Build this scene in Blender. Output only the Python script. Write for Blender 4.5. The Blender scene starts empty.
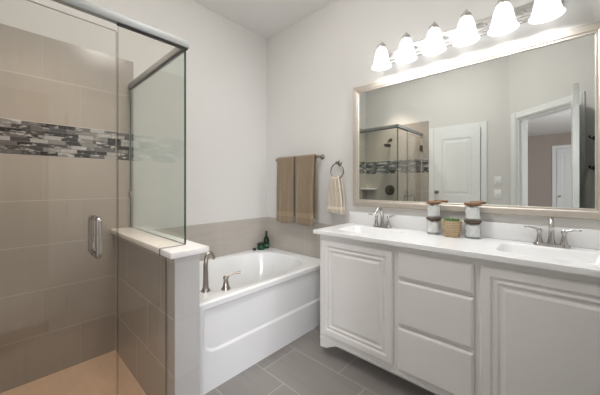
import bpy, bmesh, math, random
from mathutils import Vector, Matrix
random.seed(4)
C = bpy.context.scene.collection
PI = math.pi
sc = bpy.context.scene

# ---------------------------------------------------------------- camera
cam_d = bpy.data.cameras.new('camera'); cam = bpy.data.objects.new('camera', cam_d); C.objects.link(cam)
cam_d.sensor_width = 36.0; cam_d.sensor_fit = 'HORIZONTAL'
cam_d.lens = 276/600*36
cam_d.shift_y = -(197.5-185)/600
cam_d.clip_start = 0.02
cam.location = (-2.136, -2.494, 1.2815)
cam.rotation_euler = (PI/2, 0, math.radians(42.6-90))
sc.camera = cam
# ---------------------------------------------------------------- world, exposure, lights
w = bpy.data.worlds.new('world'); sc.world = w; w.use_nodes = True
w.node_tree.nodes['Background'].inputs[0].default_value = (0.75, 0.85, 1, 1)
w.node_tree.nodes['Background'].inputs[1].default_value = 0.3
sc.view_settings.view_transform = 'Standard'
sc.view_settings.look = 'None'
sc.view_settings.exposure = 0.45
sc.view_settings.gamma = 1.0
sc.view_settings.use_curve_mapping = False
SHADE_EMIT = 1.5
BULB = 3.3
SHADE_COL = (0.97, 0.985, 1.0, 1)
CAN_EMIT = 20.0

def lamp(name, kind, loc, energy, col, size=0.1, rot=(0, 0, 0), size_y=None, spot=None, blend=0.6):
    d = bpy.data.lights.new(name, kind); d.energy = energy; d.color = col
    if kind == 'AREA':
        d.size = size
        if size_y: d.shape = 'RECTANGLE'; d.size_y = size_y
        else: d.shape = 'DISK'
    else:
        d.shadow_soft_size = size
    if spot: d.spot_size = math.radians(spot); d.spot_blend = blend
    o = bpy.data.objects.new(name, d); o.location = loc; o.rotation_euler = rot; C.objects.link(o)
    return o
CANS = [((-1.95, -0.62), 10, (1, 0.84, 0.70), 80, 'recessed ceiling downlight above the shower stall'),
        ]
FILL_EMIT = 48.0  # strength of the added ceiling fill
for (cx_, cy_), e_, c_, sp_, l_ in CANS:
    lamp('downlight_lamp', 'SPOT', (cx_, cy_, 2.985), e_*7.0, c_, 0.06, spot=sp_, blend=0.8)
# added area lamp that brightens the bedroom; its window is neither seen nor built
lamp('bedroom_fill', 'AREA', (-4.2, -5.3, 1.6), 130, (0.92, 0.93, 1.0), 1.8, (PI/2, 0, 0), 1.5)

# ---------------------------------------------------------------- materials
def newmat(name):
    m = bpy.data.materials.new(name); m.use_nodes = True
    nt = m.node_tree; b = nt.nodes['Principled BSDF']
    return m, nt, b
def N(nt, t, **k):
    n = nt.nodes.new(t)
    for a, v in k.items(): setattr(n, a, v)
    return n
def math_(nt, op, a, b=None, c=None):
    n = nt.nodes.new('ShaderNodeMath'); n.operation = op
    for i, v in enumerate((a, b, c)):
        if v is None: continue
        if isinstance(v, (int, float)): n.inputs[i].default_value = v
        else: nt.links.new(v, n.inputs[i])
    return n.outputs[0]
def mix_(nt, fac, a, b):
    n = nt.nodes.new('ShaderNodeMix'); n.data_type = 'RGBA'
    for i, v in ((0, fac), (6, a), (7, b)):
        if isinstance(v, (int, float)): n.inputs[i].default_value = v
        elif isinstance(v, tuple): n.inputs[i].default_value = v if len(v) == 4 else v+(1,)
        else: nt.links.new(v, n.inputs[i])
    return n.outputs[2]
def mat(name, col, rough=0.5, metal=0.0, var=0.0, scale=8.0, bump=0.0, bscale=60.0, spec=0.5, sheen=0.0):
    m, nt, b = newmat(name)
    b.inputs['Base Color'].default_value = col+(1,)
    b.inputs['Roughness'].default_value = rough; b.inputs['Metallic'].default_value = metal
    b.inputs['Specular IOR Level'].default_value = spec
    if sheen: b.inputs['Sheen Weight'].default_value = sheen
    tc = N(nt, 'ShaderNodeTexCoord')
    if var:
        n = N(nt, 'ShaderNodeTexNoise'); n.inputs['Scale'].default_value = scale; n.inputs['Detail'].default_value = 4
        nt.links.new(tc.outputs['Object'], n.inputs['Vector'])
        o = mix_(nt, n.outputs['Fac'], tuple(c*(1-var) for c in col), tuple(min(1, c*(1+var)) for c in col))
        nt.links.new(o, b.inputs['Base Color'])
    if bump:
        n = N(nt, 'ShaderNodeTexNoise'); n.inputs['Scale'].default_value = bscale; n.inputs['Detail'].default_value = 3
        nt.links.new(tc.outputs['Object'], n.inputs['Vector'])
        bp = N(nt, 'ShaderNodeBump'); bp.inputs['Strength'].default_value = bump; bp.inputs['Distance'].default_value = 0.01
        nt.links.new(n.outputs['Fac'], bp.inputs['Height']); nt.links.new(bp.outputs['Normal'], b.inputs['Normal'])
    return m
def tile_mat(name, ua, va, u0, v0, tw, th, shift, ca, cb, grout, gw, rough, streak=0.06, streak_axis=None, ramp=None, rndshift=False, bump=0.3, spec=0.5, ug=1.0):
    m, nt, b = newmat(name)
    tc = N(nt, 'ShaderNodeTexCoord'); sx = N(nt, 'ShaderNodeSeparateXYZ')
    nt.links.new(tc.outputs['Object'], sx.inputs[0])
    U, V = sx.outputs['XYZ'.index(ua)], sx.outputs['XYZ'.index(va)]
    v = math_(nt, 'DIVIDE', math_(nt, 'SUBTRACT', V, v0), th); row = math_(nt, 'FLOOR', v)
    u = math_(nt, 'DIVIDE', math_(nt, 'SUBTRACT', U, u0), tw)
    if rndshift:
        wn = N(nt, 'ShaderNodeTexWhiteNoise', noise_dimensions='1D'); nt.links.new(row, wn.inputs['W'])
        u = math_(nt, 'ADD', u, math_(nt, 'MULTIPLY', wn.outputs['Value'], 7.3))
    else:
        u = math_(nt, 'ADD', u, math_(nt, 'MULTIPLY', row, shift))
    cell = math_(nt, 'FLOOR', u); fu = math_(nt, 'SUBTRACT', u, cell); fv = math_(nt, 'SUBTRACT', v, row)
    g = math_(nt, 'MAXIMUM', math_(nt, 'MULTIPLY', math_(nt, 'LESS_THAN', fu, gw/tw), ug), math_(nt, 'LESS_THAN', fv, gw/th))
    cmb = N(nt, 'ShaderNodeCombineXYZ'); nt.links.new(cell, cmb.inputs[0]); nt.links.new(row, cmb.inputs[1])
    wn2 = N(nt, 'ShaderNodeTexWhiteNoise', noise_dimensions='2D'); nt.links.new(cmb.outputs[0], wn2.inputs['Vector'])
    mp = N(nt, 'ShaderNodeMapping'); nt.links.new(tc.outputs['Object'], mp.inputs[0])
    s = {'X': (14, 14, 14), None: (5, 5, 5)}.get(streak_axis, (14, 14, 14))
    s = list(s)
    if streak_axis: s['XYZ'.index(streak_axis)] = 6.0 if ramp else 1.2
    mp.inputs['Scale'].default_value = s
    if ramp:                                         # every mosaic piece has its own marbling
        vm = N(nt, 'ShaderNodeVectorMath', operation='MULTIPLY_ADD'); vm.inputs[1].default_value = (9, 9, 9)
        nt.links.new(wn2.outputs['Color'], vm.inputs[0]); nt.links.new(tc.outputs['Object'], vm.inputs[2]); nt.links.new(vm.outputs[0], mp.inputs[0])
    no = N(nt, 'ShaderNodeTexNoise'); no.inputs['Scale'].default_value = 3.0; no.inputs['Detail'].default_value = 5
    nt.links.new(mp.outputs[0], no.inputs['Vector'])
    if ramp:
        r = N(nt, 'ShaderNodeValToRGB'); r.color_ramp.interpolation = 'CONSTANT'
        els = r.color_ramp.elements
        while len(els) < len(ramp): els.new(0.5)
        for e, (p, c) in zip(els, ramp): e.position = p; e.color = c+(1,)
        nt.links.new(wn2.outputs['Value'], r.inputs[0]); col = r.outputs[0]
        k = math_(nt, 'MULTIPLY', math_(nt, 'SUBTRACT', no.outputs['Fac'], 0.54), 7.0); nt.nodes[-1].use_clamp = True
        col = mix_(nt, math_(nt, 'MULTIPLY', k, streak), col, (0.52, 0.51, 0.50))
    else:
        col = mix_(nt, wn2.outputs['Value'], ca, cb)
        k = math_(nt, 'MULTIPLY', math_(nt, 'SUBTRACT', no.outputs['Fac'], 0.35), streak*8)
        kn = nt.nodes[-1]; kn.use_clamp = True
        col = mix_(nt, k, col, tuple(c*0.72 for c in cb))
    col = mix_(nt, g, col, grout)
    nt.links.new(col, b.inputs['Base Color'])
    b.inputs['Specular IOR Level'].default_value = spec
    rr = math_(nt, 'ADD', math_(nt, 'MULTIPLY', g, 0.5), rough); nt.links.new(rr, b.inputs['Roughness'])
    bp = N(nt, 'ShaderNodeBump', invert=True); bp.inputs['Strength'].default_value = bump; bp.inputs['Distance'].default_value = 0.002
    nt.links.new(g, bp.inputs['Height']); nt.links.new(bp.outputs['Normal'], b.inputs['Normal'])
    return m
def glass_mat(name, tint, ior=1.45, refl=(1, 1, 1), rough=0.0):
    m = bpy.data.materials.new(name); m.use_nodes = True; nt = m.node_tree; nt.nodes.clear()
    o = N(nt, 'ShaderNodeOutputMaterial'); mx = N(nt, 'ShaderNodeMixShader')
    t = N(nt, 'ShaderNodeBsdfTransparent'); t.inputs[0].default_value = tint+(1,)
    g = N(nt, 'ShaderNodeBsdfGlossy'); g.inputs['Color'].default_value = refl+(1,); g.inputs['Roughness'].default_value = rough
    lw = N(nt, 'ShaderNodeLayerWeight'); lw.inputs[0].default_value = 0.5
    f0 = ((ior-1)/(ior+1))**2                      # Schlick, the same from both sides of the thin pane
    f = math_(nt, 'ADD', math_(nt, 'MULTIPLY', math_(nt, 'POWER', lw.outputs['Facing'], 5.0), 1-f0), f0)
    nt.links.new(f, mx.inputs[0]); nt.links.new(t.outputs[0], mx.inputs[1]); nt.links.new(g.outputs[0], mx.inputs[2])
    nt.links.new(mx.outputs[0], o.inputs[0]); return m
def emit_mat(name, col, s):
    m = bpy.data.materials.new(name); m.use_nodes = True; nt = m.node_tree; nt.nodes.clear()
    o = N(nt, 'ShaderNodeOutputMaterial'); e = N(nt, 'ShaderNodeEmission')
    e.inputs[0].default_value = col; e.inputs[1].default_value = s
    nt.links.new(e.outputs[0], o.inputs[0]); return m

M = {}
M['wall'] = mat('painted_wall', (0.685, 0.672, 0.645), 0.85, var=0.015, scale=3, bump=0.05, bscale=180, spec=0.2)
M['ceiling'] = mat('ceiling_paint', (0.86, 0.855, 0.84), 0.9, var=0.01, bump=0.05, bscale=120, spec=0.2)
M['bedwall'] = mat('bedroom_paint', (0.42, 0.36, 0.32), 0.85, var=0.02, spec=0.2)
M['carpet'] = mat('bedroom_carpet', (0.45, 0.41, 0.36), 0.95, var=0.1, scale=60, bump=0.4, bscale=200)
M['trim'] = mat('white_trim', (0.80, 0.81, 0.80), 0.35, var=0.01)
M['cab'] = mat('cabinet_paint', (0.84, 0.825, 0.805), 0.42, var=0.012, scale=4, bump=0.02, bscale=90)
M['marble'] = mat('cultured_marble', (0.86, 0.86, 0.86), 0.16, var=0.015, scale=5)
M['cap'] = mat('cap_stone', (0.80, 0.78, 0.76), 0.2, var=0.05, scale=12)
M['acrylic'] = mat('tub_acrylic', (0.83, 0.835, 0.835), 0.14, var=0.008, scale=2)
M['nickel'] = mat('brushed_nickel', (0.38, 0.345, 0.31), 0.28, 1.0, var=0.05, scale=20)
M['chrome'] = mat('polished_nickel', (0.52, 0.505, 0.49), 0.12, 1.0, var=0.03)
M['darknickel'] = mat('oiled_nickel', (0.24, 0.215, 0.20), 0.3, 1.0, var=0.05, scale=20)
M['bronze'] = mat('dark_bronze', (0.10, 0.075, 0.06), 0.35, 0.9, var=0.1)
M['frame'] = mat('champagne_frame', (0.58, 0.53, 0.465), 0.48, 0.75, var=0.08, scale=25)
M['plate'] = mat('light_plate', (0.62, 0.60, 0.58), 0.3, 0.9, var=0.04)
M['rail'] = mat('rail_metal', (0.34, 0.35, 0.345), 0.65, 0.5, var=0.04)
M['dark'] = mat('dark_gasket', (0.03, 0.028, 0.025), 0.5, var=0.1)
M['mirror'] = mat('mirror_silver', (0.80, 0.825, 0.805), 0.0, 1.0)
M['towel'] = None
M['cotton'] = mat('cotton_balls', (0.90, 0.89, 0.88), 0.9, var=0.05, scale=40, bump=0.2, bscale=60)
M['woodlid'] = mat('wood_lid', (0.27, 0.145, 0.075), 0.5, var=0.25, scale=30)
M['shadedlid'] = mat('shaded_wood_lid', (0.11, 0.07, 0.048), 0.55, var=0.3, scale=40)  # wood lid with the shade under the upper jar put into its colour
M['leaf'] = mat('green_leaf', (0.10, 0.26, 0.06), 0.5, var=0.4, scale=60)
M['soil'] = mat('soil', (0.06, 0.045, 0.03), 0.9, var=0.3, scale=60)
M['bottle'] = mat('green_glass_bottle', (0.002, 0.028, 0.008), 0.08, var=0.2, scale=10)
M['jarlid'] = mat('dark_lid', (0.012, 0.02, 0.014), 0.3, var=0.1)
M['label'] = mat('pale_label', (0.05, 0.16, 0.07), 0.5, var=0.1, scale=30)
M['plastic'] = mat('white_plastic', (0.82, 0.82, 0.81), 0.35)
M['robe'] = mat('cream_terry', (0.84, 0.82, 0.74), 0.95, var=0.1, scale=60, bump=0.5, bscale=300, sheen=0.3)
M['glass'] = glass_mat('clear_glass', (0.955, 0.952, 0.935))
M['retglass'] = glass_mat('return_glass', (0.93, 0.967, 0.955), 1.5)
M['edge'] = mat('glass_edge', (0.05, 0.085, 0.07), 0.2)
M['dooredge'] = mat('door_edge', (0.55, 0.51, 0.46), 0.2)
M['seam'] = glass_mat('clear_seal', (0.86, 0.83, 0.79), 1.4)
M['jar'] = glass_mat('jar_glass', (0.97, 0.98, 0.98), 1.3)
M['shade'] = emit_mat('lit_frosted_shade', SHADE_COL, SHADE_EMIT)
M['fill'] = emit_mat('fill_dome_glow', (1, 0.975, 0.95, 1), FILL_EMIT)  # glow of the added, unseen ceiling fill
M['can'] = emit_mat('lit_can_lens', (1, 0.93, 0.84, 1), CAN_EMIT)
TA, TB, TG = (0.42, 0.378, 0.335), (0.39, 0.35, 0.31), (0.50, 0.46, 0.42)
M['tileX'] = tile_mat('wall_tile_x', 'X', 'Z', -2.35, 0.0, 0.60, 0.2945, 0.33, TA, TB, TG, 0.004, 0.22, 0.05, 'Z', ug=0.12)
M['tileXu'] = tile_mat('wall_tile_x_upper', 'X', 'Z', -2.35, 1.69, 0.60, 0.2945, 0.33, TA, TB, TG, 0.004, 0.22, 0.05, 'Z', ug=0.12)
M['tileY'] = tile_mat('wall_tile_y', 'Y', 'Z', 0.1, 0.0, 0.60, 0.2945, 0.33, TA, TB, TG, 0.004, 0.22, 0.05, 'Z', ug=0.12)
M['tileYu'] = tile_mat('wall_tile_y_upper', 'Y', 'Z', 0.1, 1.69, 0.60, 0.2945, 0.33, TA, TB, TG, 0.004, 0.22, 0.05, 'Z', ug=0.12)
GA, GB = (0.52, 0.51, 0.50), (0.49, 0.48, 0.47)
UA, UB = (0.51, 0.472, 0.425), (0.48, 0.442, 0.395)
M['tileF'] = tile_mat('pony_tile', 'X', 'Z', -1.60, 0.0, 0.60, 0.2945, 0.0, GA, GB, TG, 0.004, 0.3, 0.03, 'Z')
M['tubX'] = tile_mat('tub_tile_x', 'X', 'Z', -0.62, 0.557, 0.60, 0.349, 0.0, UA, UB, (0.52, 0.49, 0.46), 0.003, 0.25, 0.09, 'X')
M['tubY'] = tile_mat('tub_tile_y', 'Y', 'Z', -0.60, 0.557, 0.60, 0.349, 0.0, UA, UB, (0.52, 0.49, 0.46), 0.003, 0.25, 0.09, 'Y')
M['floor'] = tile_mat('floor_tile', 'Y', 'X', -1.01, -0.898, 0.61, 0.32, -0.333, (0.29, 0.272, 0.255), (0.255, 0.238, 0.222), (0.45, 0.43, 0.41), 0.005, 0.3, 0.08, 'Y')
M['shfloor'] = tile_mat('shower_floor_tile', 'X', 'Y', 0, 0, 0.052, 0.052, 0.0, (0.64, 0.455, 0.32), (0.59, 0.42, 0.295), (0.56, 0.41, 0.30), 0.003, 0.4, 0.05)
RAMP = [(0.0, (0.02, 0.02, 0.022)), (0.22, (0.06, 0.057, 0.058)), (0.45, (0.13, 0.123, 0.12)), (0.7, (0.22, 0.212, 0.205)), (0.88, (0.38, 0.37, 0.36))]
M['mosX'] = tile_mat('mosaic_x', 'X', 'Z', 0, 1.475, 0.088, 0.0269, 0, TA, TB, (0.10, 0.097, 0.095), 0.0022, 0.12, 0.9, 'X', RAMP, True)
M['mosY'] = tile_mat('mosaic_y', 'Y', 'Z', 0, 1.475, 0.088, 0.0269, 0, TA, TB, (0.10, 0.097, 0.095), 0.0022, 0.12, 0.9, 'Y', RAMP, True)

def towel_mat(name, col, z0, z1):
    m, nt, b = newmat(name)
    b.inputs['Roughness'].default_value = 0.95; b.inputs['Sheen Weight'].default_value = 0.35
    b.inputs['Specular IOR Level'].default_value = 0.1
    g = N(nt, 'ShaderNodeNewGeometry'); s = N(nt, 'ShaderNodeSeparateXYZ'); nt.links.new(g.outputs['Position'], s.inputs[0])
    z = s.outputs[2]
    band = math_(nt, 'MULTIPLY', math_(nt, 'GREATER_THAN', z, z0), math_(nt, 'LESS_THAN', z, z1))
    n = N(nt, 'ShaderNodeTexNoise'); n.inputs['Scale'].default_value = 50; nt.links.new(g.outputs['Position'], n.inputs['Vector'])
    c = mix_(nt, n.outputs['Fac'], tuple(x*0.85 for x in col), tuple(x*1.12 for x in col))
    c = mix_(nt, band, c, tuple(min(1, x*1.25) for x in col))
    nt.links.new(c, b.inputs['Base Color'])
    n2 = N(nt, 'ShaderNodeTexNoise'); n2.inputs['Scale'].default_value = 260; nt.links.new(g.outputs['Position'], n2.inputs['Vector'])
    bp = N(nt, 'ShaderNodeBump'); bp.inputs['Strength'].default_value = 0.5; bp.inputs['Distance'].default_value = 0.004
    nt.links.new(n2.outputs['Fac'], bp.inputs['Height']); nt.links.new(bp.outputs['Normal'], b.inputs['Normal'])
    return m
M['towel'] = towel_mat('tan_terry', (0.265, 0.203, 0.132), 0.955, 1.005)
M['hand'] = towel_mat('beige_terry', (0.64, 0.57, 0.47), 1.06, 1.085)
def weave_mat():
    m, nt, b = newmat('woven_seagrass')
    tc = N(nt, 'ShaderNodeTexCoord')
    wv = N(nt, 'ShaderNodeTexWave', wave_type='BANDS', bands_direction='Z'); wv.inputs['Scale'].default_value = 28
    wv.inputs['Distortion'].default_value = 6; wv.inputs['Detail Scale'].default_value = 6
    nt.links.new(tc.outputs['Object'], wv.inputs['Vector'])
    vo = N(nt, 'ShaderNodeTexNoise'); vo.inputs['Scale'].default_value = 190; nt.links.new(tc.outputs['Object'], vo.inputs['Vector'])
    k = math_(nt, 'MULTIPLY', math_(nt, 'SUBTRACT', math_(nt, 'ADD', wv.outputs['Fac'], vo.outputs['Fac']), 0.55), 1.3); nt.nodes[-1].use_clamp = True
    c = mix_(nt, k, (0.38, 0.25, 0.12), (0.88, 0.72, 0.50)); nt.links.new(c, b.inputs['Base Color'])
    b.inputs['Roughness'].default_value = 0.8
    bp = N(nt, 'ShaderNodeBump'); bp.inputs['Strength'].default_value = 0.8; bp.inputs['Distance'].default_value = 0.004
    nt.links.new(wv.outputs['Fac'], bp.inputs['Height']); nt.links.new(bp.outputs['Normal'], b.inputs['Normal'])
    return m
M['weave'] = weave_mat()

# ---------------------------------------------------------------- mesh helpers
def add_box(bm, x0, x1, y0, y1, z0, z1, bev=0.0, seg=2):
    t = bmesh.new(); bmesh.ops.create_cube(t, size=1)
    for v in t.verts:
        v.co = Vector(((x0+x1)/2+v.co.x*(x1-x0), (y0+y1)/2+v.co.y*(y1-y0), (z0+z1)/2+v.co.z*(z1-z0)))
    if bev: bmesh.ops.bevel(t, geom=t.edges[:], offset=bev, segments=seg, affect='EDGES', profile=0.5)
    merge(bm, t)
def merge(bm, t, mtx=None):
    if mtx: bmesh.ops.transform(t, matrix=mtx, verts=t.verts)
    me = bpy.data.meshes.new('tmp'); t.to_mesh(me); t.free(); bm.from_mesh(me); bpy.data.meshes.remove(me)
def loft(bm, rings, cap0=True, cap1=True, closed=True):
    R = [[bm.verts.new(p) for p in r] for r in rings]
    n = len(R[0])
    for a, b in zip(R, R[1:]):
        for i in range(n if closed else n-1):
            j = (i+1) % n
            bm.faces.new((a[i], a[j], b[j], b[i]))
    if cap0: bm.faces.new(R[0][::-1])
    if cap1: bm.faces.new(R[-1])
    return R
def lathe(bm, prof, c=(0, 0, 0), n=24, axis='Z', cap0=True, cap1=True):
    c = Vector(c); rings = []
    for r, h in prof:
        ring = []
        for i in range(n):
            a = 2*PI*i/n; u, v = r*math.cos(a), r*math.sin(a)
            p = {'Z': (u, v, h), 'X': (h, u, v), 'Y': (v, h, u)}[axis]
            ring.append(c+Vector(p))
        rings.append(ring)
    loft(bm, rings, cap0, cap1)
def tube(bm, pts, rad, n=12, caps=True):
    pts = [Vector(p) for p in pts]
    rs = rad if isinstance(rad, (list, tuple)) else [rad]*len(pts)
    up = Vector((0, 0, 1)); rings = []; prev = None
    for i, p in enumerate(pts):
        t = (pts[min(i+1, len(pts)-1)]-pts[max(i-1, 0)]).normalized()
        if prev is None:
            a = t.cross(up) if abs(t.dot(up)) < 0.95 else t.cross(Vector((1, 0, 0)))
        else:
            a = prev-t*prev.dot(t)
        a.normalize(); prev = a; b = t.cross(a)
        rings.append([p+(a*math.cos(2*PI*k/n)+b*math.sin(2*PI*k/n))*rs[i] for k in range(n)])
    loft(bm, rings, caps, caps)
def bez(p0, p1, p2, p3, n=12):
    p0, p1, p2, p3 = map(Vector, (p0, p1, p2, p3)); out = []
    for i in range(n+1):
        t = i/n; s = 1-t
        out.append(p0*s**3+p1*3*s*s*t+p2*3*s*t*t+p3*t**3)
    return out
def rect_loft(bm, w, h, prof, to):
    """concentric rectangles: prof = [(inset, depth)], to(u, v, d) -> point"""
    rings = []
    for i, d in prof:
        rings.append([to(i, i, d), to(w-i, i, d), to(w-i, h-i, d), to(i, h-i, d)])
    loft(bm, rings)
def rrect(cx, cy, a, b, r, n=8):
    """rounded rectangle points, counter-clockwise"""
    out = []
    for qx, qy, a0 in ((1, 1, 0), (-1, 1, 90), (-1, -1, 180), (1, -1, 270)):
        for k in range(n+1):
            t = math.radians(a0+90*k/n)
            out.append((cx+qx*(a-r)+r*math.cos(t), cy+qy*(b-r)+r*math.sin(t)))
    return out
def superell(cx, cy, a, b, e, n=96):
    out = []
    for k in range(n):
        t = 2*PI*k/n; c, s = math.cos(t), math.sin(t)
        out.append((cx+a*math.copysign(abs(c)**(2/e), c), cy+b*math.copysign(abs(s)**(2/e), s)))
    return out
def outer_map(pts, x0, x1, y0, y1):
    """project each ring point out to the rectangle, corners snapped"""
    cx = sum(p[0] for p in pts)/len(pts); cy = sum(p[1] for p in pts)/len(pts)
    out = []
    for px, py in pts:
        dx, dy = px-cx, py-cy
        t = min(((x1-cx)/dx if dx > 1e-9 else (x0-cx)/dx if dx < -1e-9 else 1e9),
                ((y1-cy)/dy if dy > 1e-9 else (y0-cy)/dy if dy < -1e-9 else 1e9))
        out.append([cx+dx*t, cy+dy*t])
    for X in (x0, x1):
        for Y in (y0, y1):
            k = min(range(len(out)), key=lambda i: (out[i][0]-X)**2+(out[i][1]-Y)**2); out[k] = [X, Y]
    return out

def obj(name, bm, m, parent=None, smooth=True, loc=None, angle=40):
    bmesh.ops.recalc_face_normals(bm, faces=bm.faces[:])
    me = bpy.data.meshes.new(name); bm.to_mesh(me); bm.free()
    o = bpy.data.objects.new(name, me); C.objects.link(o)
    for mm in (m if isinstance(m, (list, tuple)) else [m]): me.materials.append(mm)
    if smooth:
        for p in me.polygons: p.use_smooth = True
        me.set_sharp_from_angle(angle=math.radians(angle))
    if parent: o.parent = parent
    if loc: o.location = loc
    return o
def box(name, m, x0, x1, y0, y1, z0, z1, bev=0.0, parent=None):
    bm = bmesh.new(); add_box(bm, x0, x1, y0, y1, z0, z1, bev); return obj(name, bm, m, parent, smooth=bool(bev))
def thing(name, label, cat, loc=(0, 0, 0), rotz=0, group=None):
    o = bpy.data.objects.new(name, None); C.objects.link(o); o.empty_display_size = 0.05
    o.location = loc; o.rotation_euler = (0, 0, rotz); o['label'] = label; o['category'] = cat
    if group: o['group'] = group
    return o
def tag(o, label, cat, group=None):
    o['label'] = label; o['category'] = cat
    if group: o['group'] = group
    return o
def struct(o): o['kind'] = 'structure'; return o
def dup(root, loc, label, rotz=None):
    r = root.copy(); C.objects.link(r); r.location = loc; r['label'] = label
    if rotz is not None: r.rotation_euler = (0, 0, rotz)
    for ch in list(root.children):
        c = ch.copy(); C.objects.link(c); c.parent = r
        for g in list(ch.children):
            d = g.copy(); C.objects.link(d); d.parent = c
    return r

# ================================================================ SETTING
H = 3.01; XC = -2.35; YD = -2.85; K = -4.41        # ceiling, left wall, front wall, angled wall x+y=K
R2 = math.sqrt(2)
struct(box('floor', M['floor'], -2.48, 0.12, -2.97, 0.12, -0.1, 0.0))
struct(box('ceiling', M['ceiling'], -2.48, 0.12, -2.97, 0.12, H, H+0.1))
wb = struct(box('wall_back', M['wall'], -2.47, 0.12, 0.0, 0.12, 0, H))
wr = struct(box('wall_right', M['wall'], 0.0, 0.12, -2.97, 0.0, 0, H))
wl = struct(box('wall_left', M['wall'], -2.47, XC, K-XC-0.03, 0.0, 0, H))
wf = struct(box('wall_front', M['wall'], K-YD-0.03, 0.0, YD-0.12, YD, 0, H))
# tile cladding
Z1, Z2, Z3 = 1.475, 1.69, 2.268
box('tile_cladding', M['tileX'], XC, -1.41, -0.010, 0.0, 0.0, Z1, parent=wb)
box('mosaic_band', M['mosX'], XC, -1.41, -0.011, 0.0, Z1, Z2, parent=wb)
box('tile_cladding', M['tileXu'], XC, -1.41, -0.010, 0.0, Z2, Z3, parent=wb)
box('tile_cladding', M['tubX'], -1.41, 0.0, -0.010, 0.0, 0.0, 0.905, parent=wb)
box('tile_cladding', M['tubY'], -0.010, 0.0, -1.08, -0.010, 0.0, 0.905, parent=wr)
box('tile_cladding', M['tileY'], XC, XC+0.010, -1.075, -0.010, 0.0, Z1, parent=wl)
box('mosaic_band', M['mosY'], XC, XC+0.011, -1.075, -0.010, Z1, Z2, parent=wl)
box('tile_cladding', M['tileYu'], XC, XC+0.010, -1.075, -0.010, Z2, Z3, parent=wl)
# half-height wall between shower and tub
PX0, PX1, PY = -1.535, -1.405, -1.078
wp = struct(box('wall_middle', M['tileF'], PX0+0.01, PX1-0.005, PY+0.005, -0.012, 0, 0.912))
box('tile_cladding', M['tileY'], PX0, PX0+0.01, PY+0.005, -0.012, 0.0, 0.912, parent=wp)
box('tile_cladding', M['tileF'], PX0, PX1, PY-0.005, PY+0.005, 0.0, 0.912, parent=wp)
box('cap', M['cap'], -1.568, -1.36, -1.108, -0.012, 0.913, 0.947, 0.006, parent=wp)
# shower floor and curb
struct(box('shower_floor', M['shfloor'], XC+0.011, PX0, -0.93, -0.012, 0.0, 0.012))
struct(box('shower_curb', M['cap'], XC+0.011, PX0, -1.05, -0.93, 0.0, 0.10, 0.006))

# angled wall with the doorway (local frame: u along the wall, n into the room)
def ang(u, n, z):                                   # u measured from the left-wall corner
    x0, y0 = XC, K-XC
    return Vector((x0+u/R2+n/R2, y0-u/R2+n/R2, z))
def abox(bm, u0, u1, n0, n1, z0, z1):
    loft(bm, [[ang(u0, n0, z), ang(u1, n0, z), ang(u1, n1, z), ang(u0, n1, z)] for z in (z0, z1)])
UL = (K-YD-XC)*R2                                   # full length of the angled wall
U0, U1, DH = 0.145, 0.845, 2.10
bm = bmesh.new(); abox(bm, -0.05, U0, -0.115, 0, 0, H); abox(bm, U1, UL+0.05, -0.115, 0, 0, H); abox(bm, U0, U1, -0.115, 0, DH, H)
struct(obj('wall_angled', bm, M['wall'], smooth=False))
bm = bmesh.new()
for a, b in ((U0-0.085, U0), (U1, U1+0.085)):
    abox(bm, a, b, 0.0005, 0.016, 0, DH+0.085)
    abox(bm, a+0.012, b-0.012, 0.016, 0.024, 0, DH+0.073)
abox(bm, U0, U1, 0.0005, 0.016, DH, DH+0.085); abox(bm, U0, U1, 0.016, 0.024, DH+0.012, DH+0.073)
struct(obj('trim_1', bm, M['trim'], smooth=False))
bm = bmesh.new()
abox(bm, U0, U0+0.018, -0.115, 0.0, 0, DH); abox(bm, U1-0.018, U1, -0.115, 0.0, 0, DH); abox(bm, U0+0.018, U1-0.018, -0.115, 0.0, DH-0.018, DH)
abox(bm, U0+0.018, U0+0.03, -0.07, -0.035, 0, DH-0.018)
struct(obj('trim_2', bm, M['trim'], smooth=False))

# panelled door slab in a local frame: width along x, thickness along y, hinge at origin
def panel_door(root, W_, H_, T=0.035):
    bm = bmesh.new()
    add_box(bm, 0, W_, -T/2+0.006, T/2-0.006, 0, H_)
    st = 0.105
    rails = [0.0, 0.16, 0.98, 1.12, H_-0.115, H_]
    for s in (-1, 1):
        f0, f1 = (T/2-0.006)*s, T/2*s
        a, b = min(f0, f1), max(f0, f1)
        for z0, z1 in ((rails[0], rails[1]), (rails[2], rails[3]), (rails[4], rails[5])):
            add_box(bm, st, W_-st, a, b, z0, z1)
        add_box(bm, 0, st, a, b, 0, H_); add_box(bm, W_-st, W_, a, b, 0, H_)
    slab = obj('slab', bm, M['trim'], root, smooth=False)
    for z0, z1 in ((rails[1], rails[2]), (rails[3], rails[4])):
        bm = bmesh.new()
        for s in (-1, 1):
            def to(u, v, d, s=s): return Vector((st+u, s*(T/2-0.006+d), z0+v))
            rect_loft(bm, W_-2*st, z1-z0, [(0.0, 0.0), (0.001, 0.004), (0.012, 0.0005), (0.035, 0.0005), (0.055, 0.005)], to)
        obj('panel', bm, M['trim'], root, smooth=False)
    return slab
def door_knob(root, x, z, T=0.035, m='nickel', sides=(-1, 1)):
    bm = bmesh.new()
    for s in sides:
        lathe(bm, [(0.026, s*T/2), (0.026, s*(T/2+0.006)), (0.009, s*(T/2+0.010)), (0.009, s*(T/2+0.030)), (0.024, s*(T/2+0.038)), (0.027, s*(T/2+0.05)), (0.018, s*(T/2+0.062)), (0.004, s*(T/2+0.064))], (x, 0, z), 20, 'Y')
    obj('knob', bm, M[m], root)
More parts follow.
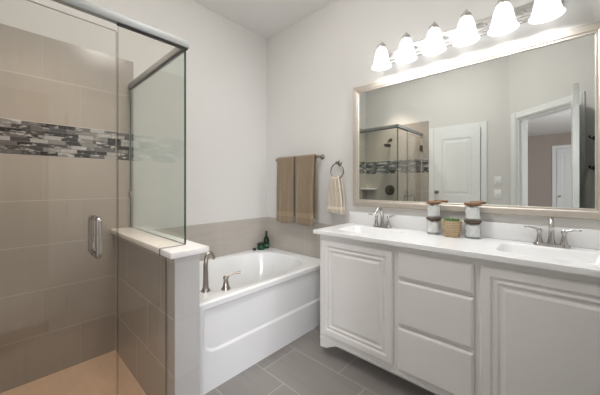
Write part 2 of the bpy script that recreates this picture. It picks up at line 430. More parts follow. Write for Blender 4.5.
# closet door on the left wall
d1 = bpy.data.objects.new('door_1', None); C.objects.link(d1); struct(d1)
d1.location = (XC+0.021, -1.755, 0.012); d1.rotation_euler = (0, 0, PI/2)
panel_door(d1, 0.585, 2.055); door_knob(d1, 0.547, 1.165)
bm = bmesh.new()
for y0, y1, z0, z1 in ((-1.165, -1.09, 0, 2.145), (-1.835, -1.76, 0, 2.145), (-1.76, -1.165, 2.07, 2.145)):
    add_box(bm, XC, XC+0.016, y0, y1, z0, z1)
    add_box(bm, XC+0.016, XC+0.024, y0+0.012, y1-0.012, z0, z1-(0.012))
struct(obj('trim_3', bm, M['trim'], smooth=False))
# open bathroom door, hinged on the doorway's far jamb
d2 = bpy.data.objects.new('door_2', None); C.objects.link(d2); struct(d2)
hp = ang(U1+0.005, 0.03, 0.012); d2.location = hp; d2.rotation_euler = (0, 0, math.radians(1.2))
panel_door(d2, 0.78, 2.07); door_knob(d2, 0.72, 0.95, sides=(-1,))
bm = bmesh.new()
for z in (0.25, 1.05, 1.85):
    lathe(bm, [(0.008, z-0.045), (0.008, z+0.045)], (-0.008, 0.0, 0), 10)
obj('hinge', bm, M['nickel'], d2)
# baseboards
struct(box('baseboard_left', M['trim'], XC, XC+0.014, K-XC-0.01+0.06, -1.836, 0, 0.11, 0.003))
struct(box('baseboard_front', M['trim'], K-YD+0.02, -0.50, YD, YD+0.014, 0, 0.11, 0.003))
# bedroom beyond the doorway
BX, BH = -8.7, 2.75
def poly_slab(name, pts, z0, z1, m):
    bm = bmesh.new(); loft(bm, [[Vector((x, y, z)) for x, y in pts] for z in (z0, z1)]); return struct(obj(name, bm, m, smooth=False))
bp = [(BX-.1, 1.1), (-2.48, 1.1), (-2.48, -2.13), (-1.64, -2.975), (-0.9, -2.975), (-0.9, -5.6), (BX-.1, -5.6)]
poly_slab('floor_bedroom', bp, -0.1, 0.0, M['carpet'])
poly_slab('ceiling_bedroom', bp, BH, BH+0.1, M['ceiling'])
struct(box('wall_bedroom_far', M['bedwall'], BX-0.1, BX, -5.5, 1.0, 0, BH))
struct(box('wall_bedroom_side', M['bedwall'], BX, -2.48, 1.0, 1.1, 0, BH))
struct(box('wall_bedroom_right', M['bedwall'], -1.0, -0.9, -5.5, -2.98, 0, BH))
struct(box('wall_bedroom_near', M['bedwall'], BX, -0.9, -5.6, -5.5, 0, BH))
d3 = bpy.data.objects.new('door_3', None); C.objects.link(d3); struct(d3)
d3.location = (BX+0.021, -3.42, 0.012); d3.rotation_euler = (0, 0, PI/2)
panel_door(d3, 0.86, 2.30); door_knob(d3, 0.8, 0.95)
bm = bmesh.new()
for y0, y1, z0, z1 in ((-2.555, -2.46, 0, 2.41), (-3.52, -3.425, 0, 2.41), (-3.425, -2.555, 2.32, 2.41)):
    add_box(bm, BX, BX+0.02, y0, y1, z0, z1)
struct(obj('trim_4', bm, M['trim'], smooth=False))

# ================================================================ BATHTUB
TX0, TX1, TY0, TY1, TZ = -1.402, -0.011, -0.92, -0.011, 0.557
tub = thing('bathtub', 'white alcove bathtub with a stepped apron under the towel bar', 'bathtub', (-0.7, -0.46, 0))
L = Vector((-0.7, -0.46, 0))
bcx, bcy = -0.68, -0.465
def sring(a, b, e, z, dx=0): return [Vector((x, y, z))-L for x, y in superell(bcx+dx, bcy, a, b, e)]
base = superell(bcx, bcy, 0.57, 0.395, 2.7)
om = outer_map(base, TX0, TX1, TY0, TY1)
omi = outer_map(base, TX0+0.012, TX1-0.0, TY0+0.012, TY1)
bm = bmesh.new()
rings = [[Vector((x, y, 0.515))-L for x, y in om], [Vector((x, y, TZ-0.01))-L for x, y in om], [Vector((x, y, TZ))-L for x, y in omi]]
rings += [sring(0.582, 0.405, 2.7, TZ), sring(0.568, 0.393, 2.7, TZ-0.006), sring(0.558, 0.384, 2.7, TZ-0.03), sring(0.535, 0.355, 2.8, TZ-0.16, -0.01), sring(0.50, 0.32, 2.9, TZ-0.32, -0.02), sring(0.455, 0.28, 2.9, TZ-0.40, -0.03), sring(0.36, 0.21, 2.6, TZ-0.43, -0.03)]
loft(bm, rings, False, True)
obj('shell', bm, M['acrylic'], tub, angle=35)
# apron: recessed upper panel above a rounded ledge, sides of the tub box
bm = bmesh.new()
nx = 60
prof_full = [(-0.92, 0.0), (-0.92, 0.225)]
rows = [0.0, 0.225, 0.238, 0.248, 0.256, 0.27, 0.49, 0.51, 0.52]
def depth(x, z):
    dx = x-(-1.30)
    # rounded lower-left corner of the recess
    r = 0.10
    sx = min(1, max(0, dx/0.016))
    zz = z-0.232
    if dx < r and zz < r:
        d = r-math.hypot(r-dx, r-zz); sx = min(1, max(0, d/0.014)); return 0.012*sx
    sz = min(1, max(0, zz/0.014))
    return 0.012*min(sx, sz)
zs = [0, 0.1, 0.2]+[0.225+0.004*i for i in range(34)]+[0.40, 0.46, 0.50, 0.515]
xs = [TX0]+[-1.36+0.004*i for i in range(48)]+[-1.1+0.1*i for i in range(11)]+[TX1]
V = [[bm.verts.new(Vector((x, -0.92+(depth(x, z) if z < 0.505 else 0), z))-L) for x in xs] for z in zs]
for r0, r1 in zip(V, V[1:]):
    for i in range(len(xs)-1): bm.faces.new((r0[i], r0[i+1], r1[i+1], r1[i]))
add_box(bm, TX0-L.x, TX1-L.x, -0.89-L.y, -0.885-L.y, 0.0, 0.5)
obj('apron', bm, M['acrylic'], tub, angle=60)
bm = bmesh.new(); lathe(bm, [(0.03, 0), (0.03, 0.006), (0.012, 0.009), (0.002, 0.009)], Vector((-1.0, -0.465, TZ-0.429))-L, 20); obj('drain', bm, M['nickel'], tub)
bm = bmesh.new(); lathe(bm, [(0.036, 0), (0.036, 0.006), (0.02, 0.012), (0.002, 0.013)], Vector((-1.205, -0.465, 0.42))-L, 20, 'X'); obj('overflow_plate', bm, M['nickel'], tub)

# tub filler
sp = thing('tub_spout', 'tall arched nickel tub spout on the front deck beside the half wall', 'faucet', (-1.185, -0.745, TZ))
bm = bmesh.new(); lathe(bm, [(0.030, 0), (0.030, 0.006), (0.024, 0.016), (0.020, 0.024)], n=24); obj('base', bm, M['nickel'], sp)
bm = bmesh.new()
pts = [(0, 0, 0.02), (0, 0, 0.08), (0.0, 0.0, 0.15)]+bez((0, 0, 0.17), (0.0, 0.0, 0.262), (0.052, 0.022, 0.285), (0.078, 0.034, 0.20), 12)
tube(bm, pts, [0.020, 0.017, 0.0155]+[0.015-0.003*i/12 for i in range(13)], 16); obj('spout', bm, M['nickel'], sp)
hd = thing('tub_faucet_handle', 'nickel lever handle right of the tall tub spout', 'faucet handle', (-1.072, -0.815, TZ))
bm = bmesh.new(); lathe(bm, [(0.032, 0), (0.032, 0.006), (0.022, 0.022), (0.016, 0.05), (0.015, 0.068), (0.019, 0.075), (0.018, 0.085), (0.012, 0.095), (0.003, 0.099)], n=24); obj('base', bm, M['nickel'], hd)
bm = bmesh.new(); tube(bm, [(0, 0, 0.088), (0.025, -0.010, 0.098), (0.05, -0.03, 0.106), (0.085, -0.055, 0.110)], [0.009, 0.008, 0.007, 0.008], 12); obj('lever', bm, M['nickel'], hd)
# toiletries in the back corner
bt = thing('bottle', 'tall dark green bottle in the back corner of the tub deck', 'bottle', (-0.062, -0.062, TZ))
bm = bmesh.new(); lathe(bm, [(0.030, 0), (0.033, 0.006), (0.033, 0.095), (0.028, 0.115), (0.013, 0.135), (0.011, 0.150)], n=24); obj('body', bm, M['bottle'], bt)
bm = bmesh.new(); lathe(bm, [(0.0335, 0.022), (0.0335, 0.05)], n=24, cap0=False, cap1=False); obj('label_band', bm, M['label'], bt)
bm = bmesh.new(); lathe(bm, [(0.013, 0.1505), (0.013, 0.158), (0.0135, 0.158), (0.0135, 0.195), (0.011, 0.198)], n=20); obj('cap', bm, M['jarlid'], bt)
jr = thing('cosmetic_jar', 'squat green jar with a black lid beside the bottle on the tub deck', 'jar', (-0.150, -0.075, TZ))
bm = bmesh.new(); lathe(bm, [(0.038, 0), (0.042, 0.005), (0.042, 0.045), (0.038, 0.05)], n=28); obj('body', bm, M['label'] if False else mat('green_jar', (0.008, 0.075, 0.03), 0.12, var=0.3, scale=15), jr)
bm = bmesh.new(); lathe(bm, [(0.043, 0.0505), (0.043, 0.07), (0.040, 0.073)], n=28); obj('lid', bm, M['jarlid'], jr)
bm = bmesh.new()
lathe(bm, [(0.002, 0), (0.016, 0.004), (0.022, 0.016), (0.015, 0.026), (0.002, 0.029)], n=18)
tag(obj('stone', bm, M['dark'], loc=(-0.232, -0.06, TZ)), 'small dark rounded stone left of the green jar on the tub deck', 'stone')

# ================================================================ VANITY
VX, V0, V1 = -0.485, -1.185, -2.795                 # face plane, left end, right end
L = Vector((-0.245, -1.99, 0))
van = thing('vanity_cabinet', 'long greige painted double vanity cabinet with two doors and three drawers', 'cabinet', L)
def vbox(bm, x0, x1, y0, y1, z0, z1, bev=0): add_box(bm, x0-L.x, x1-L.x, y0-L.y, y1-L.y, z0, z1, bev)
bm = bmesh.new()
vbox(bm, VX, VX+0.02, V1, V0, 0.115, 0.912); vbox(bm, -0.03, -0.012, V1, V0, 0.115, 0.912); vbox(bm, VX+0.02, -0.03, V1, V0, 0.115, 0.135)
vbox(bm, VX+0.02, -0.03, V0-0.02, V0, 0.135, 0.912); vbox(bm, VX+0.02, -0.03, V1, V1+0.02, 0.135, 0.912)
vbox(bm, VX-0.006, VX, V1, V0, 0.118, 0.135, 0.003)
obj('carcass', bm, M['cab'], van, smooth=False)
bm = bmesh.new(); vbox(bm, VX+0.155, -0.012, V1+0.002, V0-0.002, 0.0, 0.115); obj('toe_kick', bm, M['cab'], van, smooth=False)
for ya, yb in ((V0, V0-0.10), (V1, V1+0.10)):
    s = 1 if yb > ya else -1
    bm = bmesh.new()
    prof = [(ya, 0.057), (ya+s*0.06, 0.066), (ya+s*0.10, 0.088), (ya+s*0.14, 0.108), (ya+s*0.17, 0.115), (ya, 0.115)]
    loft(bm, [[Vector((x, y, z))-L for y, z in prof] for x in (VX, VX+0.02)])
    obj('skirt_bracket', bm, M['cab'], van, smooth=False)
def front(name, y0, z0, y1, z1, prof):
    bm = bmesh.new()
    def to(u, v, d): return Vector((VX-0.0005-d, y0-u, z0+v))-L
    rect_loft(bm, y0-y1, z1-z0, prof, to)
    return obj(name, bm, M['cab'], van, smooth=False)
DP = [(0, 0), (0, 0.013), (0.007, 0.020), (0.042, 0.020), (0.050, 0.011), (0.058, 0.011), (0.066, 0.017), (0.072, 0.017), (0.080, 0.010), (0.090, 0.010), (0.104, 0.017)]
RP = [(0, 0), (0, 0.012), (0.012, 0.020)]
front('door', -1.212, 0.172, -1.765, 0.876, DP)
front('door', -2.222, 0.172, -2.775, 0.876, DP)
for z0, z1 in ((0.722, 0.876), (0.440, 0.702), (0.160, 0.420)):
    front('drawer', -1.797, z0, -2.194, z1, RP)

# countertop with two integral basins
CZ, CX0, CY0, CY1 = 0.943, -0.525, -1.148, -2.838
L = Vector((-0.26, -1.99, 0.9125))
top = thing('countertop', 'white vanity countertop with two moulded rectangular sinks', 'countertop', L)
bm = bmesh.new(); ymid = (CY0+CY1)/2
basins = []
for yc, ya, yb in ((-1.49, ymid, CY0), (-2.488, CY1, ymid)):
    rr = rrect(-0.262, yc, 0.145, 0.215, 0.05, 10)
    o2 = outer_map(rr, CX0+0.004, -0.012, max(ya, CY1+0.004), min(yb, CY0-0.004))
    e0 = [Vector((x, y, CZ))-L for x, y in o2]
    e1 = [Vector((x, y, CZ))-L for x, y in rrect(-0.262, yc, 0.150, 0.220, 0.052, 10)]
    loft(bm, [e0, e1], False, False)
    basins.append(yc)
def orect(g, z): return [Vector((x, y, z))-L for x, y in ((CX0+g, CY1+g), (-0.012-g*0, CY1+g), (-0.012-g*0, CY0-g), (CX0+g, CY0-g))]
loft(bm, [orect(0.004, CZ), orect(0.0012, CZ-0.0012), orect(0.0, CZ-0.004), orect(0.0, 0.9155), orect(0.0025, 0.9125), orect(0.05, 0.9125)], False, False)
obj('slab', bm, M['marble'], top, angle=30)
for yc in basins:
    bm = bmesh.new()
    rings = []
    for g, z, r in ((0.0, 0, 0.052), (-0.005, -0.003, 0.05), (-0.010, -0.012, 0.05), (-0.035, -0.075, 0.05), (-0.055, -0.105, 0.05), (-0.09, -0.118, 0.04)):
        rings.append([Vector((x, y, CZ+z))-L for x, y in rrect(-0.262, yc, 0.150+g, 0.220+g, r, 10)])
    loft(bm, rings, False, True); b_ = obj('sink_basin', bm, M['marble'], top, angle=50)
    bm = bmesh.new(); lathe(bm, [(0.022, 0.0005), (0.022, 0.004), (0.014, 0.005), (0.002, 0.005)], Vector((-0.24, yc, CZ-0.118))-L, 20); obj('drain', bm, M['chrome'], b_)
bm = bmesh.new(); add_box(bm, -0.0215-L.x, -0.0015-L.x, CY1-L.y, CY0-L.y, CZ-L.z+0.0005, 1.046-L.z, 0.003); tag(obj('backsplash', bm, M['marble'], loc=L), 'low white backsplash strip along the wall behind the sinks', 'backsplash')

# faucets
fa = thing('sink_faucet', 'nickel two handle sink faucet left of the jars', 'faucet', (-0.068, -1.485, CZ), 0, 'sink faucets')
bm = bmesh.new()
ring = lambda a, b, z: [Vector((x, y, z)) for x, y in rrect(0, 0, a, b, a*0.95, 6)]
loft(bm, [ring(0.026, 0.078, 0.0005), ring(0.026, 0.078, 0.008), ring(0.022, 0.074, 0.014)]); obj('base', bm, M['chrome'], fa)
bm = bmesh.new()
pts = [(0, 0, 0.012), (0, 0, 0.05)]+bez((0, 0, 0.08), (0, 0, 0.165), (-0.07, 0, 0.185), (-0.115, 0, 0.115), 14)
tube(bm, pts, [0.018, 0.0135]+[0.0125-0.0035*i/14 for i in range(15)], 16); obj('spout', bm, M['chrome'], fa)
for s in (-1, 1):
    bm = bmesh.new()
    lathe(bm, [(0.019, 0.013), (0.016, 0.025), (0.0105, 0.055), (0.010, 0.07), (0.013, 0.078), (0.012, 0.09), (0.004, 0.097)], (0, s*0.051, 0), 18); hb = obj('handle', bm, M['chrome'], fa)
    bm = bmesh.new(); tube(bm, [(0, s*0.051, 0.086), (-0.004, s*0.075, 0.094), (-0.008, s*0.098, 0.099), (-0.010, s*0.118, 0.098)], [0.007, 0.0055, 0.0055, 0.0045], 10); obj('lever', bm, M['chrome'], hb)
dup(fa, (-0.068, -2.484, CZ), 'nickel two handle sink faucet on the right sink, furthest right')

# stacked jars
def make_jar(label, loc, lidm, lidlabel):
    j = thing('canister_jar', label, 'jar', loc, 0, 'stacked canister jars')
    bm = bmesh.new()
    lathe(bm, [(0.044, 0.0), (0.047, 0.004), (0.047, 0.095), (0.043, 0.100), (0.041, 0.100), (0.044, 0.094), (0.044, 0.006), (0.040, 0.003)], n=28); obj('glass', bm, M['jar'], j)
    bm = bmesh.new(); rnd = random.Random(5)
    lathe(bm, [(0.030, 0.008), (0.036, 0.012), (0.037, 0.05), (0.036, 0.082), (0.028, 0.088)], n=20)
    for k in range(95):
        a = rnd.random()*2*PI; r = 0.0325*math.sqrt(0.6+0.4*rnd.random()); z = 0.016+0.068*rnd.random()
        t = bmesh.new(); bmesh.ops.create_icosphere(t, subdivisions=1, radius=0.0100+0.0012*rnd.random())
        merge(bm, t, Matrix.Translation((r*math.cos(a), r*math.sin(a), z)))
    obj('cotton_filling', bm, M['cotton'], j)
    bm = bmesh.new(); lathe(bm, [(0.040, 0.092), (0.040, 0.1005), (0.0475, 0.1005), (0.049, 0.103), (0.049, 0.110), (0.047, 0.113)], n=28); o = obj('lid', bm, lidm, j)
    return j
JX = -0.088
ja = make_jar('lower glass jar of white cotton under the left jar stack', (JX, -1.878, CZ), M['shadedlid'], '')
jb = make_jar('upper glass jar with wooden lid on the left jar stack', (JX, -1.878, CZ+0.1132), M['woodlid'], '')
dup(ja, (JX, -2.112, CZ), 'lower glass jar of white cotton under the right jar stack')
dup(jb, (JX, -2.112, CZ+0.1132), 'upper glass jar with wooden lid on the right jar stack')

# woven basket with a low green plant
pb = thing('potted_plant', 'low green plant in a round woven seagrass basket between the jars', 'plant', (-0.115, -1.997, CZ))
bm = bmesh.new()
prof = [(0.046, 0.0)]
for k in range(12):
    z = 0.004+k*0.0085; r = 0.048+0.012*k/11
    prof += [(r, z), (r+0.003, z+0.003), (r, z+0.0075)]
zt = 0.106
prof += [(0.062, zt), (0.056, zt), (0.054, zt-0.015), (0.05, 0.06)]
lathe(bm, prof, n=32); obj('basket', bm, M['weave'], pb)
bm = bmesh.new(); lathe(bm, [(0.052, 0.088), (0.053, 0.094), (0.002, 0.098)], n=24); obj('soil', bm, M['soil'], pb)
bm = bmesh.new(); rnd = random.Random(9)
for k in range(70):
    a = rnd.random()*2*PI; r = 0.045*math.sqrt(rnd.random()); z0 = 0.096
    l = 0.018+0.014*rnd.random(); tilt = 0.3+0.9*rnd.random(); az = rnd.random()*2*PI
    d = Vector((math.cos(az)*math.sin(tilt), math.sin(az)*math.sin(tilt), math.cos(tilt))); s = d.cross(Vector((0, 0, 1))).normalized()*0.006
    p = Vector((r*math.cos(a), r*math.sin(a), z0)); up = s.cross(d).normalized()*0.0015
    A = [p, p+d*l*0.5+s+up, p+d*l, p+d*l*0.5-s+up, p+d*l*0.5-up*2]
    v = [bm.verts.new(q) for q in A]
    bm.faces.new((v[0], v[1], v[2])); bm.faces.new((v[0], v[2], v[3])); bm.faces.new((v[0], v[4], v[1])); bm.faces.new((v[1], v[4], v[2])); bm.faces.new((v[2], v[4], v[3])); bm.faces.new((v[3], v[4], v[0]))
obj('foliage', bm, M['leaf'], pb)

# ================================================================ MIRROR
MY0, MY1, MZ0, MZ1, FW = -1.183, -2.712, 1.098, 2.138, 0.058
L = Vector((-0.001, (MY0+MY1)/2, MZ0))
mi = thing('wall_mirror', 'large rectangular wall mirror in a champagne silver frame above the vanity', 'mirror', L)
bm = bmesh.new()
def to(u, v, d): return Vector((-0.001-d, MY0-u, MZ0+v))-L
W_, H_ = MY0-MY1, MZ1-MZ0
rings = []
for i, d in [(0.0, 0.0), (0.0, 0.018), (0.006, 0.026), (0.040, 0.022), (0.046, 0.017), (FW-0.004, 0.017), (FW, 0.010), (FW, 0.0)]:
    rings.append([to(i, i, d), to(W_-i, i, d), to(W_-i, H_-i, d), to(i, H_-i, d)])
loft(bm, rings, False, False); obj('frame', bm, M['frame'], mi, smooth=False)
bm = bmesh.new(); loft(bm, [[to(FW-0.003, FW-0.003, d), to(W_-FW+0.003, FW-0.003, d), to(W_-FW+0.003, H_-FW+0.003, d), to(FW-0.003, H_-FW+0.003, d)] for d in (0.002, 0.007)])
obj('mirror_glass', bm, M['mirror'], mi, smooth=False)

# ================================================================ VANITY LIGHT
LY = [-1.512-0.1905*k for k in range(6)]
L = Vector((0, -1.988, 2.31))
vl = thing('vanity_light', 'six lamp nickel vanity light bar with lit frosted bell shades above the mirror', 'light fixture', L)
bm = bmesh.new()
yc = (LY[0]+LY[5])/2
def bar_ring(a, b, x): return [Vector((x, p, q))-L for p, q in rrect(yc, 2.308, a, b, b*0.98, 8)]
loft(bm, [bar_ring(0.545, 0.050, -0.0005), bar_ring(0.545, 0.050, -0.014), bar_ring(0.538, 0.043, -0.018), bar_ring(0.530, 0.035, -0.018), bar_ring(0.524, 0.029, -0.026), bar_ring(0.515, 0.020, -0.026), bar_ring(0.51, 0.014, -0.030)])
obj('backplate', bm, M['plate'], vl, angle=25)
for k in range(5):
    bm = bmesh.new(); lathe(bm, [(0.006, -0.030), (0.006, -0.034), (0.003, -0.037)], Vector((0, (LY[k]+LY[k+1])/2, 2.305))-L, 12, 'X'); obj('screw', bm, M['chrome'], vl)
SX = -0.135
for y in LY:
    bm = bmesh.new()
    tube(bm, [Vector((-0.028, y, 2.308))-L]+[p-L for p in bez((-0.06, y, 2.315), (-0.11, y, 2.33), (SX+0.01, y, 2.42), (SX, y, 2.372), 10)], 0.007, 10)
    lathe(bm, [(0.016, -0.028), (0.016, -0.034), (0.010, -0.04)], Vector((0, y, 2.308))-L, 16, 'X')
    lathe(bm, [(0.034, 2.340), (0.034, 2.350), (0.026, 2.366), (0.015, 2.376), (0.008, 2.380), (0.008, 2.388), (0.003, 2.396)], Vector((SX, y, 0))-L, 20)
    so = obj('socket_arm', bm, M['plate'], vl)
    bm = bmesh.new()
    pr = [(0.028, 2.342), (0.036, 2.332), (0.046, 2.305), (0.053, 2.27), (0.060, 2.235), (0.068, 2.208), (0.077, 2.196), (0.074, 2.195), (0.060, 2.215), (0.048, 2.27), (0.030, 2.33)]
    lathe(bm, pr, Vector((SX, y, 0))-L, 28, cap0=False, cap1=True); obj('lamp_shade', bm, M['shade'], so)
    lamp('bulb_light', 'SPOT', (SX, y, 2.205), BULB, SHADE_COL[:3], 0.045, spot=165, blend=0.5)

# ================================================================ TOWELS
BZ, BXX = 1.556, -0.075
L = Vector((0, -0.56, BZ))
tb = thing('towel_bar', 'nickel towel bar holding two tan towels above the tub', 'towel bar', L)
bm = bmesh.new(); tube(bm, [(BXX, -0.832+0.56, 0), (BXX, -0.255+0.56, 0)], 0.008, 14); obj('bar', bm, M['darknickel'], tb)
for y in (-0.832, -0.255):
    bm = bmesh.new(); lathe(bm, [(0.026, -0.0005), (0.026, -0.006), (0.020, -0.012), (0.011, -0.02), (0.010, -0.06), (0.015, -0.066), (0.015, -0.084), (0.010, -0.09), (0.003, -0.092)], Vector((0, y, BZ))-L, 18, 'X'); obj('post', bm, M['darknickel'], tb)
def towel(name, y0, y1, zb, zbk, seed, m):
    """sheet draped over the bar: front hangs to zb, back to zbk"""
    rnd = random.Random(seed); ph = [rnd.random()*6.28 for _ in range(4)]
    path = []
    rt = 0.019
    nfz = 26
    for k in range(nfz+1): path.append((BXX-rt, zb+(BZ-zb)*k/nfz, -1))
    for k in range(1, 8):
        a = PI-PI*k/8; path.append((BXX+rt*math.cos(a), BZ+rt*math.sin(a), 0))
    for k in range(12): path.append((BXX+rt, BZ-(BZ-zbk)*k/11, 1))
    ny = 24
    bm = bmesh.new(); yc = (y0+y1)/2; G = []
    for (x, z, side) in path:
        row = []
        for i in range(ny+1):
            t = i/ny; dz = max(0, BZ-z)
            amp = 0.010*min(1, dz/0.25)
            rip = amp*(math.sin(9*t+ph[0])+0.6*math.sin(17*t+ph[1]+dz*1.5))
            y = y0+(y1-y0)*t
            y = yc+(y-yc)*(1.0+0.05*dz*(1 if side < 0 else 0.4))
            xx = x+(rip-0.010*min(1, dz/0.3) if side < 0 else 0.2*rip*0)
            row.append(bm.verts.new(Vector((xx, y-yc, z+(0.006*math.sin(5*t+ph[2]) if z < zb+0.01 else 0)-zb))))
        G.append(row)
    for a, b in zip(G, G[1:]):
        for i in range(ny): bm.faces.new((a[i], a[i+1], b[i+1], b[i]))
    o = obj(name, bm, m, loc=(0, yc, zb), angle=180)
    s = o.modifiers.new('thickness', 'SOLIDIFY'); s.thickness = 0.014; s.offset = 0
    s2 = o.modifiers.new('soft', 'SUBSURF'); s2.levels = 1; s2.render_levels = 1
    return o
tag(towel('bath_towel', -0.280, -0.537, 0.884, 0.95, 3, M['towel']), 'tan bath towel on the left half of the towel bar', 'towel', 'bath towels on the bar')
tag(towel('bath_towel', -0.550, -0.803, 0.886, 0.95, 8, M['towel']), 'tan bath towel on the right half of the towel bar', 'towel', 'bath towels on the bar')
# ring with hand towel
RY, RZ = -1.034, 1.484
tr = thing('towel_ring', 'nickel towel ring on the wall between the towel bar and mirror', 'towel ring', (0, RY, RZ))
bm = bmesh.new(); lathe(bm, [(0.026, -0.0005), (0.026, -0.006), (0.018, -0.014), (0.010, -0.02), (0.010, -0.045), (0.014, -0.05), (0.012, -0.06), (0.003, -0.063)], n=18, axis='X'); obj('mount', bm, M['darknickel'], tr)
bm = bmesh.new(); rr_ = 0.070
tube(bm, [(-0.047, rr_*math.sin(2*PI*k/36), -rr_-0.004+rr_*math.cos(2*PI*k/36)) for k in range(37)], 0.0055, 10); obj('ring', bm, M['darknickel'], tr)
bm = bmesh.new()
G = []; nz = 22; ny = 30; ztop, zbot = 1.352, 1.02
for side in (-1, 1):
    for k in range(nz+1):
        f = k/nz if side < 0 else 1-k/nz
        if side > 0 and k == 0: continue
        z = zbot+(ztop-zbot)*f
        hw = 0.084-0.044*f**2.0; row = []
        for i in range(ny+1):
            t = i/ny*2-1
            fold = (0.012*f+0.004)*math.sin(t*9.5+0.5)+0.005*math.sin(t*19+f*3)
            row.append(bm.verts.new((-0.047+side*(0.021-0.008*f**6)+(fold if side < 0 else 0.3*fold*(1-f)), t*hw, z-zbot+0.03*(1-f)*0.15*t+f**4*(0.07-math.sqrt(0.0049-min(0.0045, (t*hw)**2))))))
        G.append(row)
for a, b in zip(G, G[1:]):
    for i in range(ny): bm.faces.new((a[i], a[i+1], b[i+1], b[i]))
ht = obj('hand_towel', bm, M['hand'], loc=(0, -1.024, zbot), angle=180)
s = ht.modifiers.new('thickness', 'SOLIDIFY'); s.thickness = 0.010; s.offset = 0
s = ht.modifiers.new('soft', 'SUBSURF'); s.levels = 1; s.render_levels = 1
tag(ht, 'small beige hand towel gathered through the towel ring', 'towel')

# ================================================================ SHOWER ENCLOSURE
GX, GY, GT = -1.432, -0.978, 0.010
HZ0, HZ1 = 2.045, 2.085
L = Vector((-1.9, GY, 0))
se = thing('shower_enclosure', 'frameless glass shower enclosure with a hinged door beside the half wall', 'shower enclosure', L)
def pane(name, pts, axis, c, m, parent, em='edge'):
    """prism of polygon pts (u, z): axis 'X' = pane in the xz plane at y=c, 'Y' = pane in the yz plane at x=c"""
    bm = bmesh.new()
    f = (lambda u, z, d: Vector((u, c+d, z))-L) if axis == 'X' else (lambda u, z, d: Vector((c+d, u, z))-L)
    R = loft(bm, [[f(u, z, d) for u, z in pts] for d in (-GT/2, GT/2)])
    bm.faces.ensure_lookup_table()
    big = sorted(bm.faces, key=lambda q: -q.calc_area())[:2]
    for q in bm.faces: q.material_index = 0 if q in big else 1
    return obj(name, bm, [m, M[em]], parent, smooth=False)
pane('return_panel', [(GY+0.006, 0.949), (-0.016, 0.949), (-0.016, HZ0), (GY+0.006, HZ0)], 'Y', GX, M['retglass'], se)
XD = -1.762                                          # door edge
pane('front_panel', [(XD+0.004, 0.102), (PX0-0.004, 0.102), (PX0-0.004, 0.912), (-1.571, 0.912), (-1.571, 0.949), (GX-0.007, 0.949), (GX-0.007, HZ0), (XD+0.004, HZ0)], 'X', GY, M['glass'], se)
dr = pane('door', [(XC+0.020, 0.112), (XD-0.004, 0.112), (XD-0.004, 2.005), (XC+0.020, 2.005)], 'X', GY, M['glass'], se, 'dooredge')
bm = bmesh.new()
for s in (-1, 1):
    pts = [(-1.845, GY+s*0.006, 0.965), (-1.845, GY+s*0.035, 0.965)]
    pts = [(-1.848, GY+s*0.006, 0.972)]+bez((-1.848, GY+s*0.05, 0.972), (-1.848, GY+s*0.072, 0.972), (-1.848, GY+s*0.075, 0.974), (-1.848, GY+s*0.075, 1.0), 6)+bez((-1.848, GY+s*0.075, 1.105), (-1.848, GY+s*0.075, 1.131), (-1.848, GY+s*0.072, 1.133), (-1.848, GY+s*0.05, 1.133), 6)+[(-1.848, GY+s*0.006, 1.133)]
    tube(bm, [Vector(p)-L for p in pts], 0.0115, 12)
obj('pull_handle', bm, M['chrome'], dr)
for z in (0.45, 1.85):
    bm = bmesh.new(); add_box(bm, XC+0.012-L.x, XC+0.07-L.x, -0.016, 0.016, z-0.045, z+0.045, 0.003); obj('hinge', bm, M['bronze'], dr)
bm = bmesh.new(); add_box(bm, XC+0.012-L.x, GX+0.014-L.x, -0.016, 0.016, HZ0, HZ1, 0.003); hr = obj('header_rail', bm, M['rail'], se)
bm = bmesh.new(); add_box(bm, XD-L.x, GX+0.008-L.x, -0.010, 0.010, HZ0-0.007, HZ0-0.0005); obj('gasket', bm, M['dark'], hr, smooth=False)
bm = bmesh.new(); add_box(bm, GX-0.014-L.x, GX+0.014-L.x, 0.0165, -GY-0.013, HZ0, HZ1, 0.003); rr2 = obj('return_rail', bm, M['rail'], se)
bm = bmesh.new(); add_box(bm, GX-0.008-L.x, GX+0.008-L.x, 0.012, -GY-0.013, HZ0-0.007, HZ0-0.0005); obj('gasket', bm, M['dark'], rr2, smooth=False)
bm = bmesh.new(); add_box(bm, GX-0.008-L.x, GX+0.008-L.x, -GY-0.015, -GY-0.0115, 0.949, HZ0, 0); obj('wall_channel', bm, M['rail'], se, smooth=False)
bm = bmesh.new(); add_box(bm, XD-0.0035-L.x, XD+0.0035-L.x, -0.005, 0.005, 0.115, 2.0); obj('seal_strip', bm, M['seam'], se, smooth=False)
bm = bmesh.new(); add_box(bm, GX-0.012-L.x, GX+0.012-L.x, -GY-0.045, -GY-0.0118, 1.19, 1.23, 0.002); obj('clip', bm, M['nickel'], se)

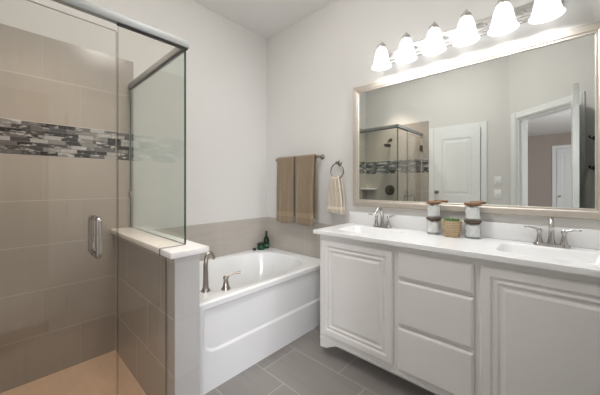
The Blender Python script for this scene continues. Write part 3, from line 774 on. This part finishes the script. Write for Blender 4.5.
# shower fittings on the left wall
XW = XC+0.010
sh = thing('wall_shower', 'dark bronze shower head on a bent arm above the mosaic band', 'shower head', (XW, -0.47, 2.04))
bm = bmesh.new(); lathe(bm, [(0.03, 0.0005), (0.03, 0.006), (0.014, 0.012)], n=18, axis='X'); obj('flange', bm, M['bronze'], sh)
bm = bmesh.new(); tube(bm, bez((0.008, 0, 0), (0.05, 0, 0.01), (0.085, 0, 0.0), (0.105, 0, -0.05), 10), 0.010, 12); obj('arm', bm, M['bronze'], sh)
bm = bmesh.new(); lathe(bm, [(0.012, 0.02), (0.016, 0.0), (0.030, -0.02), (0.055, -0.035), (0.057, -0.045), (0.05, -0.048)], n=24)
bmesh.ops.transform(bm, matrix=Matrix.Translation((0.110, 0, -0.068)) @ Matrix.Rotation(-0.45, 4, 'Y'), verts=bm.verts); obj('head', bm, M['bronze'], sh)
sv = thing('shower_valve', 'round dark bronze shower valve with lever below the mosaic band', 'shower valve', (XW, -0.455, 1.195))
bm = bmesh.new(); lathe(bm, [(0.085, 0.0005), (0.085, 0.006), (0.07, 0.014), (0.03, 0.018)], n=32, axis='X'); obj('plate', bm, M['bronze'], sv)
bm = bmesh.new(); lathe(bm, [(0.028, 0.0185), (0.024, 0.05), (0.018, 0.06)], n=20, axis='X'); tube(bm, [(0.045, 0, 0), (0.05, -0.03, -0.03), (0.052, -0.055, -0.06)], [0.009, 0.008, 0.006], 10); obj('lever', bm, M['bronze'], sv)
bm = bmesh.new()
pts = [(0, 0)]+[(0.20*math.cos(t), -0.20*math.sin(t)) for t in [PI/2*k/12 for k in range(13)]]
loft(bm, [[Vector((x, y, z)) for x, y in pts] for z in (0, 0.022)])
tag(obj('corner_shelf', bm, M['cap'], smooth=False, loc=(XW+0.0005, -0.0115, 1.205)), 'white quarter round soap shelf in the tiled shower corner', 'shelf')

# ================================================================ SWITCHES, HOOKS, DOWNLIGHTS
sw = thing('switch_plate', 'white wall switch plate by the doorway, upper of two', 'switch', (XC, -1.945, 1.335), 0, 'switch plates by the doorway')
bm = bmesh.new(); add_box(bm, 0.0005, 0.007, -0.04, 0.04, -0.06, 0.06, 0.002); obj('plate', bm, M['plastic'], sw)
bm = bmesh.new(); add_box(bm, 0.0075, 0.012, -0.016, 0.016, -0.033, 0.033, 0.002); obj('rocker', bm, M['plastic'], sw)
dup(sw, (XC, -1.945, 1.165), 'white wall switch plate by the doorway, lower of two')
def hook(z, label):
    h = thing('robe_hook', label, 'hook', ang(UL-0.10, 0.0, z), -PI/4+PI/2, None)
    bm = bmesh.new(); lathe(bm, [(0.022, 0.0005), (0.022, 0.006), (0.009, 0.01)], n=16, axis='X'); obj('base', bm, M['bronze'], h)
    bm = bmesh.new(); tube(bm, [(0.006, 0, 0), (0.035, 0, -0.004), (0.055, 0, 0.003), (0.06, 0, 0.022)], [0.007, 0.006, 0.006, 0.008], 10); obj('prong', bm, M['bronze'], h)
    return h
hook(1.72, 'dark robe hook high on the wall behind the open door')
hook(1.44, 'dark robe hook holding the cream towel behind the open door')
bm = bmesh.new(); rings = []
for k in range(15):
    f = k/14; z = -0.55*f; hw = 0.012+0.075*min(1, f*3)**0.7; th = 0.010+0.022*min(1, f*4)
    ring = []
    for i in range(32):
        a = 2*PI*i/32
        ring.append(Vector((th*math.cos(a)*(1+0.25*math.sin(5*a+1)), hw*math.sin(a)*(1+0.04*math.sin(9*a)), z)))
    rings.append(ring)
loft(bm, rings)
rt = obj('hand_towel', bm, M['robe'], loc=ang(UL-0.10, 0.052, 1.424)); rt.rotation_euler = (0, 0, PI/4)
tag(rt, 'cream towel hanging from the hook behind the open door', 'towel')
for (cx_, cy_), e_, c_, sp_, l_ in CANS:
    rl = thing('recessed_light', l_, 'light fixture', (cx_, cy_, H))
    bm = bmesh.new(); lathe(bm, [(0.055, -0.003), (0.085, -0.006), (0.09, -0.0005)], n=28, cap0=False, cap1=False); obj('trim_ring', bm, M['trim'], rl)
    bm = bmesh.new(); lathe(bm, [(0.055, -0.0015), (0.055, -0.0025)], n=24); obj('lens', bm, M['can'], rl)

dl = thing('ceiling_fill', 'round frosted ceiling fill lamp, unseen, added over the middle of the room', 'light fixture', (-1.32, -1.42, H))  # fill lamp added to brighten the room; no such fixture is seen
bm = bmesh.new(); lathe(bm, [(0.17, -0.0005), (0.17, -0.03), (0.155, -0.035)], n=36); obj('base', bm, M['plate'], dl)
bm = bmesh.new(); lathe(bm, [(0.165, -0.0355)]+[(0.165*math.cos(t), -0.0355-0.095*math.sin(t)) for t in [PI/2*k/9 for k in range(1, 9)]]+[(0.004, -0.1305)], n=36); obj('fill_diffuser', bm, M['fill'], dl)
